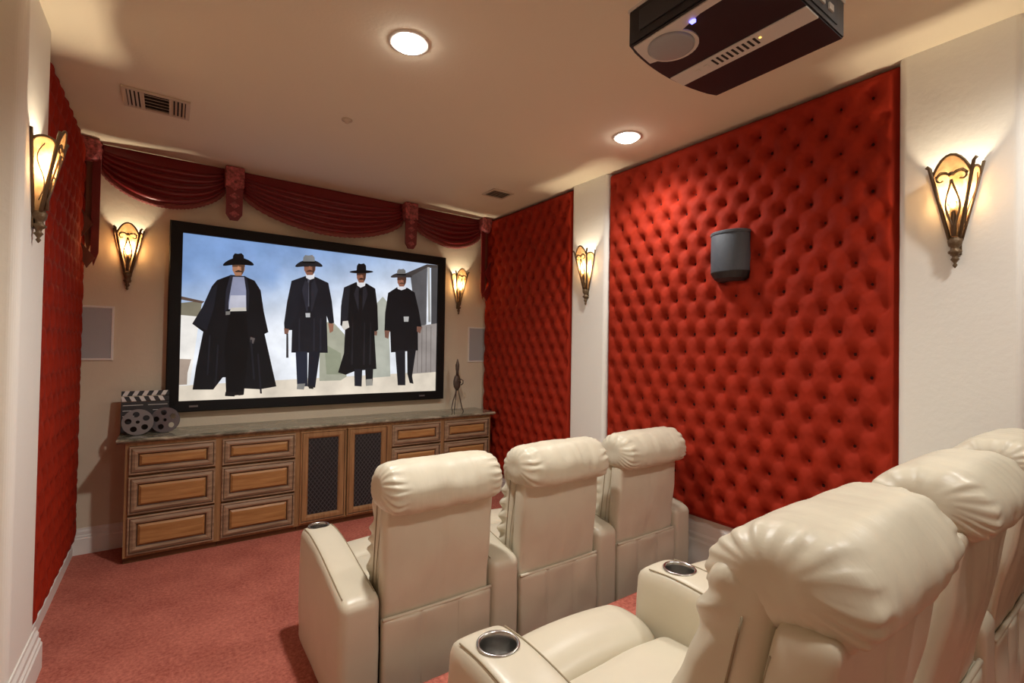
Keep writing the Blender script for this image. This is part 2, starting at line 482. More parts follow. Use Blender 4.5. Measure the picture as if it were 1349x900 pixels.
# ------------------------------------------------------------------ the screen
t = thing('projection_screen', 'wide black-framed screen showing four men in black coats and hats', 'screen', (0, -.0, 0))
SX0, SX1, SZ0 = .631, .631+2.2717, 1.1033; SZ1 = SZ0+2.2717*.5972
SW, SH = SX1-SX0, SZ1-SZ0; FB = .088
bm = bmesh.new()
o4 = [(SX0-FB, SZ0-FB), (SX1+FB, SZ0-FB), (SX1+FB, SZ1+FB), (SX0-FB, SZ1+FB)]; i4 = [(SX0, SZ0), (SX1, SZ0), (SX1, SZ1), (SX0, SZ1)]
rings = [[bm.verts.new((x, y, z)) for x, z in q] for q, y in ((o4, -.012), (o4, -.07), ([(x+(.008 if x < 1.7 else -.008), z+(.008 if z < 1.7 else -.008)) for x, z in o4], -.08), (i4, -.072), (i4, -.05))]
for A, B in zip(rings, rings[1:]):
    for k in range(4): bm.faces.new((A[k], A[(k+1) % 4], B[(k+1) % 4], B[k]))
obj('frame', bm, m_black, t)
obj('backing', bx(SX0-.02, SX1+.02, -.045, -.002, SZ0-.02, SZ1+.02), m_black, t)
for x in (SX0+.10, SX1-.17):
    obj('badge', bx(x-.03, x+.03, -.084, -.078, SZ0-.05, SZ0-.036), m_reel, t)

def picture():
    """flat projected film picture, one plane, coloured polygons"""
    m = bpy.data.materials.new('projected_film_picture'); m.use_nodes = True
    n, l = m.node_tree.nodes, m.node_tree.links; p = n['Principled BSDF']
    vc = n.new('ShaderNodeVertexColor'); vc.layer_name = 'Col'
    tc = n.new('ShaderNodeTexCoord'); nz = n.new('ShaderNodeTexNoise'); nz.inputs['Scale'].default_value = 5; nz.inputs['Detail'].default_value = 6
    l.new(tc.outputs['Object'], nz.inputs['Vector'])
    mr = n.new('ShaderNodeMapRange'); mr.inputs[1].default_value = .3; mr.inputs[2].default_value = .7; mr.inputs[3].default_value = .82; mr.inputs[4].default_value = 1.14
    l.new(nz.outputs[0], mr.inputs[0])
    mx = n.new('ShaderNodeVectorMath'); mx.operation = 'SCALE'; l.new(vc.outputs[0], mx.inputs[0]); l.new(mr.outputs[0], mx.inputs['Scale'])
    p.inputs['Base Color'].default_value = (.02, .02, .02, 1); p.inputs['Roughness'].default_value = .8; p.inputs['Specular IOR Level'].default_value = .1
    l.new(mx.outputs[0], p.inputs['Emission Color']); p.inputs['Emission Strength'].default_value = 1.0
    bm = bmesh.new(); col = bm.loops.layers.color.new('Col')
    # picture coordinates: source crop pixels -> 0..1 by the screen's own perspective quad
    q = [(53, 801), (1140, 762), (1146, 228), (66, 80)]    # bl, br, tr, tl in crop pixels
    # homography from the quad to the unit square
    import numpy as np
    A = []; B = []
    for (x, y), (u, v) in zip(q, ((0, 0), (1, 0), (1, 1), (0, 1))):
        A.append([x, y, 1, 0, 0, 0, -u*x, -u*y]); B.append(u)
        A.append([0, 0, 0, x, y, 1, -v*x, -v*y]); B.append(v)
    H = np.append(np.linalg.solve(np.array(A, float), np.array(B, float)), 1).reshape(3, 3)
    lay = [0]
    def uv(x, y):
        r = H @ np.array([x, y, 1.0]); return r[0]/r[2], r[1]/r[2]
    def P(x, y):
        u, v = uv(x, y); u = min(1, max(0, u)); v = min(1, max(0, v))
        return (SX0+u*SW, -.0505-lay[0]*.00012, SZ0+v*SH)
    def poly(pts, c):
        lay[0] += 1
        f = bm.faces.new([bm.verts.new(P(x, y)) for x, y in pts])
        for lp in f.loops: lp[col] = [c[i]/255 for i in range(3)]+[1]
    # sky as a graded grid
    N, K = 24, 18
    def sky(u, v):
        g = smoothstep(.38, 1.05, v-.50*u+.16)
        top = (126, 158, 208); low = (236, 240, 247)
        if u < .3: g = max(g, smoothstep(.55, .8, v)*.9)
        g2 = smoothstep(.0, .22, u)*.0
        lf = max(0, 1-u/.35)*smoothstep(.5, .75, v)
        g = min(1, max(g, lf))
        return [(top[i]*g+low[i]*(1-g))/255 for i in range(3)]+[1]
    V = [[bm.verts.new((SX0+SW*i/N, -.0502, SZ0+SH*j/K)) for j in range(K+1)] for i in range(N+1)]
    for i in range(N):
        for j in range(K):
            f = bm.faces.new((V[i][j], V[i+1][j], V[i+1][j+1], V[i][j+1]))
            for lp, (a, b) in zip(f.loops, ((i, j), (i+1, j), (i+1, j+1), (i, j+1))): lp[col] = sky(a/N, b/K)
    # ground, hills, buildings
    poly([(50, 735), (1142, 680), (1142, 765), (50, 805)], (226, 214, 196))
    poly([(60, 380), (150, 372), (140, 440), (58, 432)], (128, 122, 104))
    poly([(60, 352), (160, 375), (150, 383), (60, 366)], (96, 76, 66))
    poly([(57, 432), (140, 440), (115, 620), (100, 730), (54, 735)], (240, 236, 230))
    poly([(55, 620), (105, 622), (90, 680), (88, 730), (54, 732)], (166, 148, 134))
    poly([(650, 480), (700, 460), (755, 520), (765, 700), (740, 716), (650, 718)], (168, 168, 150))
    poly([(670, 560), (740, 600), (745, 690), (680, 690)], (146, 150, 128))
    poly([(880, 400), (915, 360), (940, 390), (950, 700), (870, 706)], (176, 178, 166))
    poly([(1030, 265), (1102, 232), (1100, 480), (1060, 495)], (92, 90, 92))
    poly([(1010, 262), (1100, 224), (1146, 226), (1146, 242), (1100, 238), (1030, 276)], (70, 64, 62))
    poly([(1102, 236), (1112, 236), (1118, 470), (1108, 470)], (170, 168, 164))
    poly([(1118, 240), (1146, 240), (1146, 480), (1120, 480)], (74, 72, 74))
    poly([(1040, 490), (1146, 476), (1144, 682), (1040, 690)], (150, 142, 138))
    for x in (1062, 1080, 1098, 1118): poly([(x, 488), (x+3, 488), (x+3, 684), (x, 684)], (118, 110, 106))
    skin = (170, 120, 92)
    def ell(cx, cy, rx, ry, c, arch=0, a0=0, a1=360, n=22):
        poly([(cx+rx*math.cos(math.radians(a0+(a1-a0)*i/n)), cy+ry*math.sin(math.radians(a0+(a1-a0)*i/n))+arch*math.cos(math.radians(a0+(a1-a0)*i/n))**2) for i in range(n)], c)
    def hat(cx, cy, rx, ry, cw, ch, crown, brim, arch=8):
        ell(cx, cy, rx, ry, brim, arch)
        poly([(cx-cw, cy-1), (cx-cw*.92, cy-ch*.7), (cx-cw*.6, cy-ch), (cx-cw*.1, cy-ch*.93), (cx+cw*.5, cy-ch), (cx+cw*.9, cy-ch*.72), (cx+cw, cy+1)], crown)
        poly([(cx-cw, cy), (cx-cw, cy-ch*.2), (cx+cw, cy-ch*.18), (cx+cw, cy+2)], (10, 10, 12))
    def face(cx, y0, y1, w, c, mo):
        poly([(cx-w, y0), (cx+w, y0), (cx+w*.95, y0+(y1-y0)*.6), (cx+w*.5, y1), (cx-w*.5, y1), (cx-w*.95, y0+(y1-y0)*.6)], c)
        d = tuple(int(q*.55) for q in c)
        poly([(cx-w, y0), (cx+w, y0), (cx+w, y0+(y1-y0)*.34), (cx-w, y0+(y1-y0)*.34)], d)
        poly([(cx+w*.35, y0+2), (cx+w, y0+2), (cx+w*.8, y0+(y1-y0)*.75), (cx+w*.5, y1-3)], d)
        poly([(cx-w*.16, y0+(y1-y0)*.3), (cx+w*.12, y0+(y1-y0)*.3), (cx+w*.2, y0+(y1-y0)*.55), (cx-w*.2, y0+(y1-y0)*.55)], tuple(min(255, int(q*1.12)) for q in c))
        poly([(cx-w*.6, y0+(y1-y0)*.68), (cx, y0+(y1-y0)*.58), (cx+w*.6, y0+(y1-y0)*.68), (cx+w*.45, y0+(y1-y0)*.74), (cx-w*.45, y0+(y1-y0)*.74)], mo)
    K1 = (17, 17, 20); K2 = (27, 28, 35); K3 = (26, 26, 32)
    # far left man: long cape coat, pale vest
    poly([(272, 262), (328, 268), (372, 288), (398, 330), (412, 420), (432, 508), (416, 516), (440, 620), (468, 740), (400, 752), (330, 748), (335, 700), (240, 700), (200, 752), (112, 752), (125, 660), (155, 505), (108, 470), (150, 400), (190, 310), (212, 284)], K1)
    poly([(150, 400), (190, 320), (215, 300), (200, 400), (170, 500), (112, 470)], K2)
    poly([(275, 270), (328, 272), (336, 330), (338, 410), (262, 410), (262, 340)], (142, 146, 172))
    poly([(270, 350), (335, 350), (337, 408), (262, 408)], (190, 190, 204))
    poly([(272, 403), (336, 401), (338, 417), (268, 418)], (206, 200, 190))
    poly([(250, 418), (270, 418), (268, 432), (250, 434)], (120, 116, 112))
    poly([(268, 430), (338, 430), (350, 560), (330, 775), (255, 780), (246, 560)], (11, 11, 13))
    face(303, 208, 266, 27, skin, (60, 42, 34))
    hat(302, 204, 66, 15, 25, 34, (16, 16, 18), (12, 12, 14), 16)
    poly([(356, 528), (376, 534), (368, 558), (354, 548)], (90, 82, 80))
    poly([(252, 762), (300, 762), (290, 782), (250, 780)], (22, 20, 20)); poly([(304, 760), (330, 760), (326, 776), (308, 778)], (22, 20, 20))
    for a, b in ((180, 520), (215, 560), (355, 540), (385, 600)): poly([(a, b), (a+7, b), (a-2 if a < 300 else a+22, b+170), (a-8 if a < 300 else a+14, b+170)], (30, 30, 36))
    poly([(268, 262), (280, 268), (266, 350), (258, 410), (246, 420), (250, 330)], (40, 40, 50)); poly([(326, 266), (338, 272), (350, 340), (346, 415), (337, 410), (336, 330)], (34, 34, 42))
    # second man
    poly([(586, 270), (630, 274), (684, 300), (700, 380), (710, 470), (690, 478), (678, 440), (684, 598), (530, 596), (532, 500), (500, 500), (498, 470), (510, 380), (528, 290)], K3)
    poly([(528, 290), (580, 275), (560, 420), (520, 500), (500, 480), (512, 370)], K2)
    poly([(548, 592), (598, 592), (600, 740), (556, 742)], (34, 38, 52)); poly([(604, 592), (652, 592), (632, 746), (600, 742)], (24, 26, 36))
    poly([(596, 280), (608, 280), (602, 300), (604, 400), (598, 400)], (80, 80, 90))
    poly([(588, 260), (626, 260), (624, 280), (606, 286), (590, 278)], (226, 226, 232))
    face(605, 212, 266, 25, (140, 94, 76), (70, 46, 38))
    hat(601, 214, 58, 14, 26, 34, (126, 128, 130), (34, 34, 38), 14)
    poly([(684, 472), (708, 474), (706, 506), (692, 514)], (148, 104, 84)); poly([(498, 492), (520, 496), (514, 520), (500, 516)], (120, 84, 70))
    poly([(508, 515), (516, 515), (518, 618), (508, 618)], (50, 48, 50))
    poly([(588, 428), (608, 428), (608, 446), (590, 446)], (188, 188, 190))
    poly([(556, 730), (590, 728), (584, 754), (554, 752)], (128, 126, 122)); poly([(602, 738), (626, 738), (624, 752), (606, 750)], (30, 28, 28))
    for a in (560, 622, 650): poly([(a, 450), (a+5, 450), (a+7, 590), (a-1, 590)], (38, 38, 46))
    poly([(600, 300), (586, 285), (572, 330), (592, 420), (598, 420)], (44, 44, 54)); poly([(612, 300), (626, 285), (640, 330), (616, 420), (610, 420)], (40, 40, 48))
    # third man
    poly([(800, 298), (846, 304), (882, 326), (892, 400), (896, 500), (880, 516), (890, 668), (800, 676), (760, 692), (728, 682), (752, 600), (756, 500), (736, 480), (738, 400), (750, 320)], (17, 16, 19))
    poly([(750, 320), (776, 310), (770, 400), (764, 500), (738, 470), (740, 380)], (32, 32, 38))
    poly([(796, 668), (830, 668), (828, 742), (798, 740)], (30, 30, 38)); poly([(842, 664), (876, 664), (874, 735), (846, 738)], (22, 22, 26))
    poly([(804, 296), (842, 298), (838, 314), (820, 322), (806, 312)], (222, 222, 226))
    face(823, 252, 300, 20, (140, 92, 72), (44, 30, 26))
    hat(823, 254, 50, 7, 21, 36, (16, 15, 17), (14, 13, 15), 0)
    poly([(746, 464), (768, 462), (774, 490), (752, 502), (742, 490)], (206, 200, 190))
    poly([(880, 508), (892, 508), (890, 526), (880, 524)], (130, 92, 76))
    poly([(846, 712), (872, 710), (874, 738), (846, 740)], (150, 146, 138))
    for a in (786, 836, 862): poly([(a, 470), (a+4, 470), (a+4, 650), (a-4, 650)], (32, 30, 34))
    poly([(812, 320), (802, 316), (792, 350), (812, 420)], (42, 40, 46)); poly([(830, 322), (842, 316), (850, 350), (828, 420)], (38, 36, 42))
    # far right man
    poly([(975, 320), (1018, 324), (1048, 344), (1066, 420), (1078, 490), (1062, 504), (1064, 590), (950, 598), (946, 510), (922, 508), (924, 430), (936, 345)], (18, 17, 20))
    poly([(968, 590), (1010, 588), (1012, 738), (980, 738)], (28, 28, 34)); poly([(1018, 585), (1056, 582), (1040, 700), (1046, 732), (1030, 728), (1020, 690)], (22, 22, 26))
    poly([(974, 318), (1012, 318), (1010, 328), (992, 334), (976, 328)], (220, 220, 226))
    face(993, 277, 318, 19, (150, 100, 80), (84, 58, 46))
    hat(991, 269, 45, 10, 19, 26, (116, 114, 112), (60, 54, 54), 8)
    poly([(1002, 446), (1024, 446), (1022, 468), (1004, 468)], (170, 168, 166))
    poly([(922, 504), (944, 506), (938, 540), (924, 534)], (124, 86, 72)); poly([(1058, 488), (1080, 490), (1072, 518), (1058, 510)], (124, 86, 72))
    return bm, m
bm, m_pic = picture()
me = bpy.data.meshes.new('projected_picture'); bm.to_mesh(me); bm.free()
pic = obj('projected_picture', me, m_pic, t)
pic['label'] = 'bright film still of four men in dark coats and hats walking'

# ------------------------------------------------------------------ valance
val = thing('swag_valance', 'dark red swagged valance with tabs and tails above the screen', 'valance', (0, -.001, 0))
def swag(x0, x1, zb, seed, folds=6, zend=2.87, ztop=ZC-.004):
    bm = bmesh.new(); N, K = 40, 60; g = []
    L = x1-x0
    def surf(s, t):
        c = 4*s*(1-s)
        c = c**.72
        ze = ztop-(ztop-zend)*t               # heights stacked at the ends
        zm = ztop-(ztop-zb)*(.25+.75*t if t > 0 else 0)
        zm = ztop-(ztop-zb)*t
        z = ze*(1-c)+zm*c
        ph = folds*(max(0, t-.22)/.78)+.04*math.sin(5*s+seed); f = abs(math.sin(PI*ph))**.75
        amp = .030*(.35+.65*c)*smoothstep(.20, .30, t)
        y = -.045-.05*t*(.4+.6*c)-amp*f*1.3+.01*math.sin(9*s+seed)*t
        return (x0+L*s+.01*math.sin(PI*2*s)*t, y, z)
    for i in range(N+1):
        g.append([bm.verts.new(surf(i/N, j/K)) for j in range(K+1)])
    for i in range(N):
        for j in range(K): bm.faces.new((g[i][j], g[i+1][j], g[i+1][j+1], g[i][j+1]))
    sw = obj('swag', bm, m_redsatin, val, True)
    sol = sw.modifiers.new('s', 'SOLIDIFY'); sol.thickness = .004
    bm = bmesh.new(); pr = []
    for i in range(N*2+1):
        s = i/(N*2); a = Vector(surf(s, .985)); b = a+Vector((0, -.004, -.040-.004*math.sin(i*2.4)))
        pr.append((a+Vector((0, -.006, 0)), b))
    v = [(bm.verts.new(a), bm.verts.new(b)) for a, b in pr]
    for (a, b), (c2, d) in zip(v, v[1:]): bm.faces.new((a, c2, d, b))
    fr = obj('fringe', bm, m_redlight, sw, True); fr['label'] = 'pale red ruched trim along the hem'
    sol = fr.modifiers.new('s', 'SOLIDIFY'); sol.thickness = .006
swag(.115, .915, 2.655, 0.2, 5)
swag(1.035, 2.485, 2.625, 1.4, 6)
swag(2.610, 3.420, 2.685, 2.2, 5)
def tab(xc, w, zb):
    bm = bmesh.new(); h = w/2
    poly = [(-h, ZC-.18), (-h*.95, zb+.05), (-h*.45, zb), (h*.45, zb), (h*.95, zb+.05), (h, ZC-.18)]
    add_prism(bm, poly, lambda u, v, d: (xc+u, d, v), -.150, -.128)
    o = obj('tab', bm, m_redsatin, val)
    bm = bmesh.new()
    for i in range(4):
        z = zb+.05+i*.075
        add_prism(bm, [(0, z-.03), (h*.6, z), (0, z+.03), (-h*.6, z)], lambda u, v, d: (xc+u, d, v), -.156, -.149)
    obj('embroidery', bm, m_brocade, o)
    bm = bx(xc-h*1.12, xc+h*1.12, -.165, -.03, ZC-.175, ZC-.004, bev=.012)
    obj('cuff', bm, m_brocade, val)
tab(.975, .125, 2.60); tab(2.548, .125, 2.575)
for xc, s, yy in ((.062, 1, -.10), (3.468, -1, -.10)):
    # gathered rosette block
    def ro(p):
        n = noise.noise(p*28)*.012; return p*(1+n/.06)
    o = obj('rosette', rbox(.128, .13, .165, .03, (8, 8, 8), ro), m_brocade, val, True, (xc, yy, ZC-.085))
    o['label'] = 'gathered patterned rosette block'
    # cascading tail: zigzag hem in overlapping pleats
    bm = bmesh.new(); widths = .115
    segs = 5
    for k in range(3):
        xa = xc-s*.055+s*k*.036; xb = xa+s*.046
        zt = ZC-.15; z1_ = (2.30 if k == 0 else 2.22 if k == 1 else 2.12)+.0
        y = -.075-.022*k
        poly = [(xa, zt), (xb, zt), (xb, z1_+.10), (xa+(xb-xa)*.4, z1_), (xa, z1_+.09)]
        add_prism(bm, poly, lambda u, v, d: (u, d, v), y, y-.016, k % 2)
    obj('tail', bm, [m_redsatin, m_olive], val)
    bm = bmesh.new()
    pts = [(xc-s*.05, 2.55), (xc+s*.03, 2.42), (xc-s*.045, 2.30), (xc+s*.045, 2.18), (xc-s*.0, 2.10), (xc-s*.055, 2.22)]
    add_prism(bm, pts, lambda u, v, d: (u, d, v), -.155, -.135)
    obj('tail', bm, m_olive if s > 0 else m_redsatin, val)

# ------------------------------------------------------------------ wall sconces
def glass_mat():
    m = bpy.data.materials.new('amber_scavo_glass'); m.use_nodes = True
    n, l = m.node_tree.nodes, m.node_tree.links; n.remove(n['Principled BSDF'])
    o = n['Material Output']
    tr = n.new('ShaderNodeBsdfTransparent'); tr.inputs[0].default_value = (1, .72, .42, 1)
    tl = n.new('ShaderNodeBsdfTranslucent'); gl = n.new('ShaderNodeBsdfGlossy'); gl.inputs['Roughness'].default_value = .25
    tc = n.new('ShaderNodeTexCoord'); nz = n.new('ShaderNodeTexNoise'); nz.inputs['Scale'].default_value = 22; nz.inputs['Detail'].default_value = 4
    l.new(tc.outputs['Object'], nz.inputs['Vector'])
    cr = n.new('ShaderNodeValToRGB'); e = cr.color_ramp.elements; e[0].position = .35; e[1].position = .7
    e[0].color = (.22, .09, .03, 1); e[1].color = (.36, .21, .09, 1)
    l.new(nz.outputs[0], cr.inputs[0]); l.new(cr.outputs[0], tl.inputs[0])
    m1 = n.new('ShaderNodeMixShader'); m1.inputs[0].default_value = .86; l.new(tr.outputs[0], m1.inputs[1]); l.new(tl.outputs[0], m1.inputs[2])
    m2 = n.new('ShaderNodeMixShader'); m2.inputs[0].default_value = .05; l.new(m1.outputs[0], m2.inputs[1]); l.new(gl.outputs[0], m2.inputs[2])
    l.new(m2.outputs[0], o.inputs[0])
    return m
m_glass = glass_mat()
m_bulb = mat('lit_bulb', (1, .9, .7, 1), .5, emit=(1, .80, .52, 1), estr=14)
def sconce(loc, rotz, label, power=P_SCONCE):
    """local: back on plane y=0, body toward +y, top at z=.40"""
    t = thing('wall_sconce', label, 'wall lamp', loc, rotz, 'lit bronze and amber glass sconces'); t.scale = (.93, .93, .95)
    H0, H1 = .075, .405
    def pt(k, f):      # k corner 0..3 (wall-left, front-left, front-right, wall-right), f 0 bottom..1 top
        X = [-.094, -.078, .078, .094]; Y = [.004, .092, .092, .004]
        xb = [-.022, -.019, .019, .022]; yb = [.004, .03, .03, .004]
        return Vector((xb[k]+(X[k]-xb[k])*f, yb[k]+(Y[k]-yb[k])*f, H0+(H1-H0)*f))
    # glass: side, front, side; crowned tops
    def pane(a, b, crown):
        bm = bmesh.new(); N, K = 10, 8; g = []
        for i in range(N+1):
            s = i/N
            topf = 1.0+crown*(math.sin(PI*s)**1.3)-.10*(1-math.sin(PI*s)**.5)
            g.append([bm.verts.new(pt(a, topf*j/K).lerp(pt(b, topf*j/K), s)) for j in range(K+1)])
        for i in range(N):
            for j in range(K): bm.faces.new((g[i][j], g[i+1][j], g[i+1][j+1], g[i][j+1]))
        return bm, [x[-1].co.copy() for x in g]
    rails = bmesh.new()
    for a, b, c in ((0, 1, .0), (1, 2, .19), (2, 3, .0)):
        bm, top = pane(a, b, c)
        obj('glass_pane', bm, m_glass, t, True)
        add_tube(rails, top, .0062, 6)
    bars = bmesh.new()
    for k in (1, 2):
        a, b = pt(k, -.02), pt(k, 1.05)
        add_tube(bars, [a, a.lerp(b, .5), b, b+Vector((.012 if k == 2 else -.012, .004, .012))], .0085, 6)
    for k in (0, 3):
        a, b = pt(k, -.02), pt(k, 1.08); add_tube(bars, [a, b], .007, 6)
    fo = obj('frame', join(bars, rails), m_bronze, t, True)
    # scrolls on the front pane
    bm = bmesh.new()
    def fp(u, f): 
        p = pt(1, f).lerp(pt(2, f), .5+u*.5); return p+Vector((0, .008, 0))
    for s in (-1, 1):
        pts = [fp(s*u, f) for u, f in ((.05, .06), (.12, .2), (.5, .34), (.62, .48), (.36, .62), (.10, .76), (.02, .84))]
        pts2 = []
        for i in range(len(pts)-1):
            for q in range(4): pts2.append(pts[i].lerp(pts[i+1], q/4))
        pts2.append(pts[-1])
        for _ in range(3): pts2 = [pts2[0]]+[(pts2[i-1]+pts2[i]*2+pts2[i+1])/4 for i in range(1, len(pts2)-1)]+[pts2[-1]]
        add_tube(bm, pts2, .0046, 5)
        # top C-scroll
        c = fp(s*.52, .86)
        add_tube(bm, [c+Vector((math.cos(a)*r*s, 0, math.sin(a)*r)) for a, r in [(q*.42-2.2, .007+.0022*q) for q in range(13)]][::1], .0046, 5)
        add_tube(bm, [fp(s*.03, .90), fp(s*.25, .95), fp(s*.55, .96), fp(s*.85, .90)], .0038, 5)
        c = fp(s*.24, .50)
        add_tube(bm, [c+Vector((math.cos(a)*r*s, 0, math.sin(a)*r)) for a, r in [(q*.5-1.4, .003+.001*q) for q in range(10)]], .0022, 5)
    bmesh.ops.create_icosphere(bm, subdivisions=2, radius=.010, matrix=Matrix.Translation(fp(0, .92)))
    obj('scrollwork', bm, m_bronze, t, True)
    # side scrolls
    bm = bmesh.new()
    for k0, k1 in ((0, 1), (3, 2)):
        pts = []
        for q in range(17):
            f = .15+.75*q/16; s = .5+.28*math.sin(q/16*2*PI)
            pts.append(pt(k0, f).lerp(pt(k1, f), s)+Vector(((.006 if k0 else -.006), .003, 0)))
        add_tube(bm, pts, .0024, 5)
    obj('side_scroll', bm, m_bronze, t, True)
    # cup and finial
    bm = bmesh.new()
    add_lathe(bm, [(.001, -.065), (.006, -.058), (.010, -.050), (.005, -.042), (.012, -.030), (.018, -.022), (.010, -.012), (.014, 0), (.026, .008), (.028, .016), (.018, .024), (.016, .034), (.026, .046), (.030, .070), (.022, .082)], 14, 0, .022)
    obj('finial', bm, m_bronze, t, True)
    obj('back_plate', bx(-.022, .022, 0, .006, .0, .40, bev=.002), m_bronze, t)
    bm = bmesh.new(); bmesh.ops.create_uvsphere(bm, u_segments=12, v_segments=8, radius=.017, matrix=Matrix.Translation((0, .048, .245)) @ Matrix.Scale(1.6, 4, (0, 0, 1)))
    obj('bulb', bm, m_bulb, t, True)
    obj('lamp_holder', add_lathe(bmesh.new(), [(.010, .09), (.011, .20), (.008, .216)], 10, 0, .045), m_bronze, t, True)
    ld = bpy.data.lights.new('sconce_light', 'POINT'); ld.energy = power; ld.color = (1, .84, .61); ld.shadow_soft_size = .018
    lo = bpy.data.objects.new('sconce_light', ld); C.objects.link(lo); lo.parent = t; lo.location = (0, .048, .27)
    return t
sconce((.287, -.001, 2.03), PI, 'lit bronze sconce on the cream wall left of the screen')
sconce((3.185, -.001, 2.005), PI, 'lit bronze sconce on the cream wall right of the screen')
sconce((W-CP-.001, -1.72, 2.02), PI/2, 'lit bronze sconce on the narrow white column between the red panels')
sconce((W-CP-.001, -4.125, 2.035), PI/2, 'lit bronze sconce on the wide white column at far right')
sconce((CP+.001, -1.85, 2.055), -PI/2, 'lit bronze sconce on the white column at far left')

# ------------------------------------------------------------------ ceiling fittings
m_lamp = mat('lit_lamp_disc', (1, 1, 1, 1), .5, emit=(1, .95, .86, 1), estr=30)
def downlight(x, y, label, power):
    t = thing('recessed_downlight', label, 'ceiling light', (x, y, ZC), 0, 'recessed ceiling downlights')
    bm = bmesh.new()
    add_lathe(bm, [(.098, 0), (.098, -.004), (.090, -.007), (.076, -.005), (.072, -.001)], 32, cap=False)
    obj('trim_ring', bm, m_white, t, True)
    bm = bmesh.new(); add_lathe(bm, [(.078, -.0015), (.070, -.016), (.05, -.027), (.025, -.033), (.002, -.035)], 28, cap=True)
    obj('lamp', bm, m_lamp, t, True)
    ld = bpy.data.lights.new('downlight_light', 'SPOT'); ld.energy = power; ld.color = LC; ld.shadow_soft_size = .06
    ld.spot_size = math.radians(158); ld.spot_blend = 1
    lo = bpy.data.objects.new('downlight_light', ld); C.objects.link(lo); lo.parent = t; lo.location = (0, 0, -.10)
downlight(*DOWN_SEEN[0], 'large bright recessed downlight, the left of the two in the ceiling', P_SEEN)
downlight(*DOWN_SEEN[1], 'bright recessed downlight near the right wall above the narrow column', P_SEEN*.36)
for (x, y), lb, p_ in zip(DOWN_FILL, ('added out of view over the rear row of seats, beside the camera', 'added out of view over the right rear corner by the wide column', 'added as unseen fill light at the very back of the room'), (P_FILL, P_FILL, 14)):
    downlight(x, y, 'recessed downlight '+lb, p_)

def vent(x0, x1, y0, y1, label, ways):
    t = thing('ceiling_vent', label, 'air vent', ((x0+x1)/2, (y0+y1)/2, ZC))
    w, h = (x1-x0)/2, (y1-y0)/2
    bm = bmesh.new()
    for a in ((-w, w, -h, -h+.022), (-w, w, h-.022, h), (-w, -w+.022, -h+.022, h-.022), (w-.022, w, -h+.022, h-.022)):
        add_box(bm, a[0], a[1], a[2], a[3], -.012, -.0005, bev=.002)
    obj('frame', bm, m_vent, t)
    obj('duct', bx(-w+.02, w-.02, -h+.02, h-.02, -.004, -.0006), m_dark, t)
    iw = w-.022; ih = h-.022
    if ways == 3:
        tw = iw*2*.27
        for k in range(4):
            for sx in (-1, 1):
                x = sx*(iw-tw*(k+.5)/4)
                o = obj('slat', bx(-.0062, .0062, -ih, ih, -.001, .001), m_vent, t, loc=(x, 0, -.0095)); o.rotation_euler = (0, sx*.6, 0)
        for k in range(5):
            y = -ih+2*ih*(k+.5)/5
            o = obj('slat', bx(-iw+tw, iw-tw, -.0125, .0125, -.001, .001), m_vent, t, loc=(0, y, -.0095)); o.rotation_euler = (.35, 0, 0)
        for sx in (-1, 1): obj('divider', bx(sx*(iw-tw)-.006, sx*(iw-tw)+.006, -ih, ih, -.013, -.004), m_vent, t)
    else:
        for k in range(6):
            y = -ih+2*ih*(k+.5)/6
            o = obj('slat', bx(-iw, iw, -.009, .009, -.001, .001), m_vent, t, loc=(0, y, -.0095)); o.rotation_euler = (.5, 0, 0)
vent(.300, .635, -1.20, -.92, 'three-way louvred air vent in the ceiling at left', 3)
vent(2.965, 3.20, -1.04, -.83, 'small louvred air vent in the ceiling near the right corner', 1)
bm = bmesh.new(); add_lathe(bm, [(.033, 0), (.033, -.006), (.018, -.010), (.012, -.022), (.004, -.026)], 20)
tag(obj('sprinkler_cap', bm, m_vent, None, True, (1.476, -1.556, ZC)), 'small round sprinkler cap in the middle of the ceiling', 'sprinkler')

# ------------------------------------------------------------------ projector
t = thing('ceiling_projector', 'black ceiling projector with silver band seen from below', 'projector', (2.045, -3.88, 2.58))
PX, PF, PB, PH = .257, .215, -.225, .125
poly = []
for k in range(13):
    x = -PX+2*PX*k/12; poly.append((x, PF+.035*(1-(x/PX)**2)))
poly += [(PX, PB), (-PX, PB)]
bm = bmesh.new(); add_prism(bm, poly, lambda u, v, d: (u, v, d), .0, PH)
bmesh.ops.bevel(bm, geom=[e for e in bm.edges], offset=.004, segments=2, affect='EDGES')
obj('body', bm, m_proj, t)
bm = bmesh.new(); add_prism(bm, [(x*1.012, (y-.0)*1.012) for x, y in poly], lambda u, v, d: (u, v, d), .112, .122)
obj('edge_trim', bm, m_projg, t)
bm = bx(.005, .085, PB+.004, PF+.03, -.004, .002, bev=.002)
o = obj('silver_band', bm, m_projg, t)
for k in range(9): obj('vent_slot', bx(.02, .06, -.06+k*.018, -.053+k*.018, -.0055, -.003), m_dark, o)
obj('status_light', bx(.03, .036, -.075, -.069, -.006, -.003), mat('amber_led', (.9, .5, .1, 1), emit=(1, .55, .1, 1), estr=3), o)
for k in range(2): obj('button', bx(.03, .05, .11+k*.035, .125+k*.035, -.006, -.003), m_projg, o)
bm = bmesh.new()
c = (-.150, .125); R_ = .084
poly2 = [(-.245, .03), (-.245, .205)]+[(x, PF+.035*(1-(x/PX)**2)-.012) for x in (-.21, -.17, -.13)]
arc = [(c[0]+R_*math.cos(a), c[1]+R_*math.sin(a)) for a in [math.radians(q) for q in range(70, -130, -12)]]
add_prism(bm, poly2+arc+[(-.215, -.02), (-.215, -.12), (-.245, -.16)], lambda u, v, d: (u, v, d), -.004, .001)
obj('lens_shroud', bm, m_projg, t)
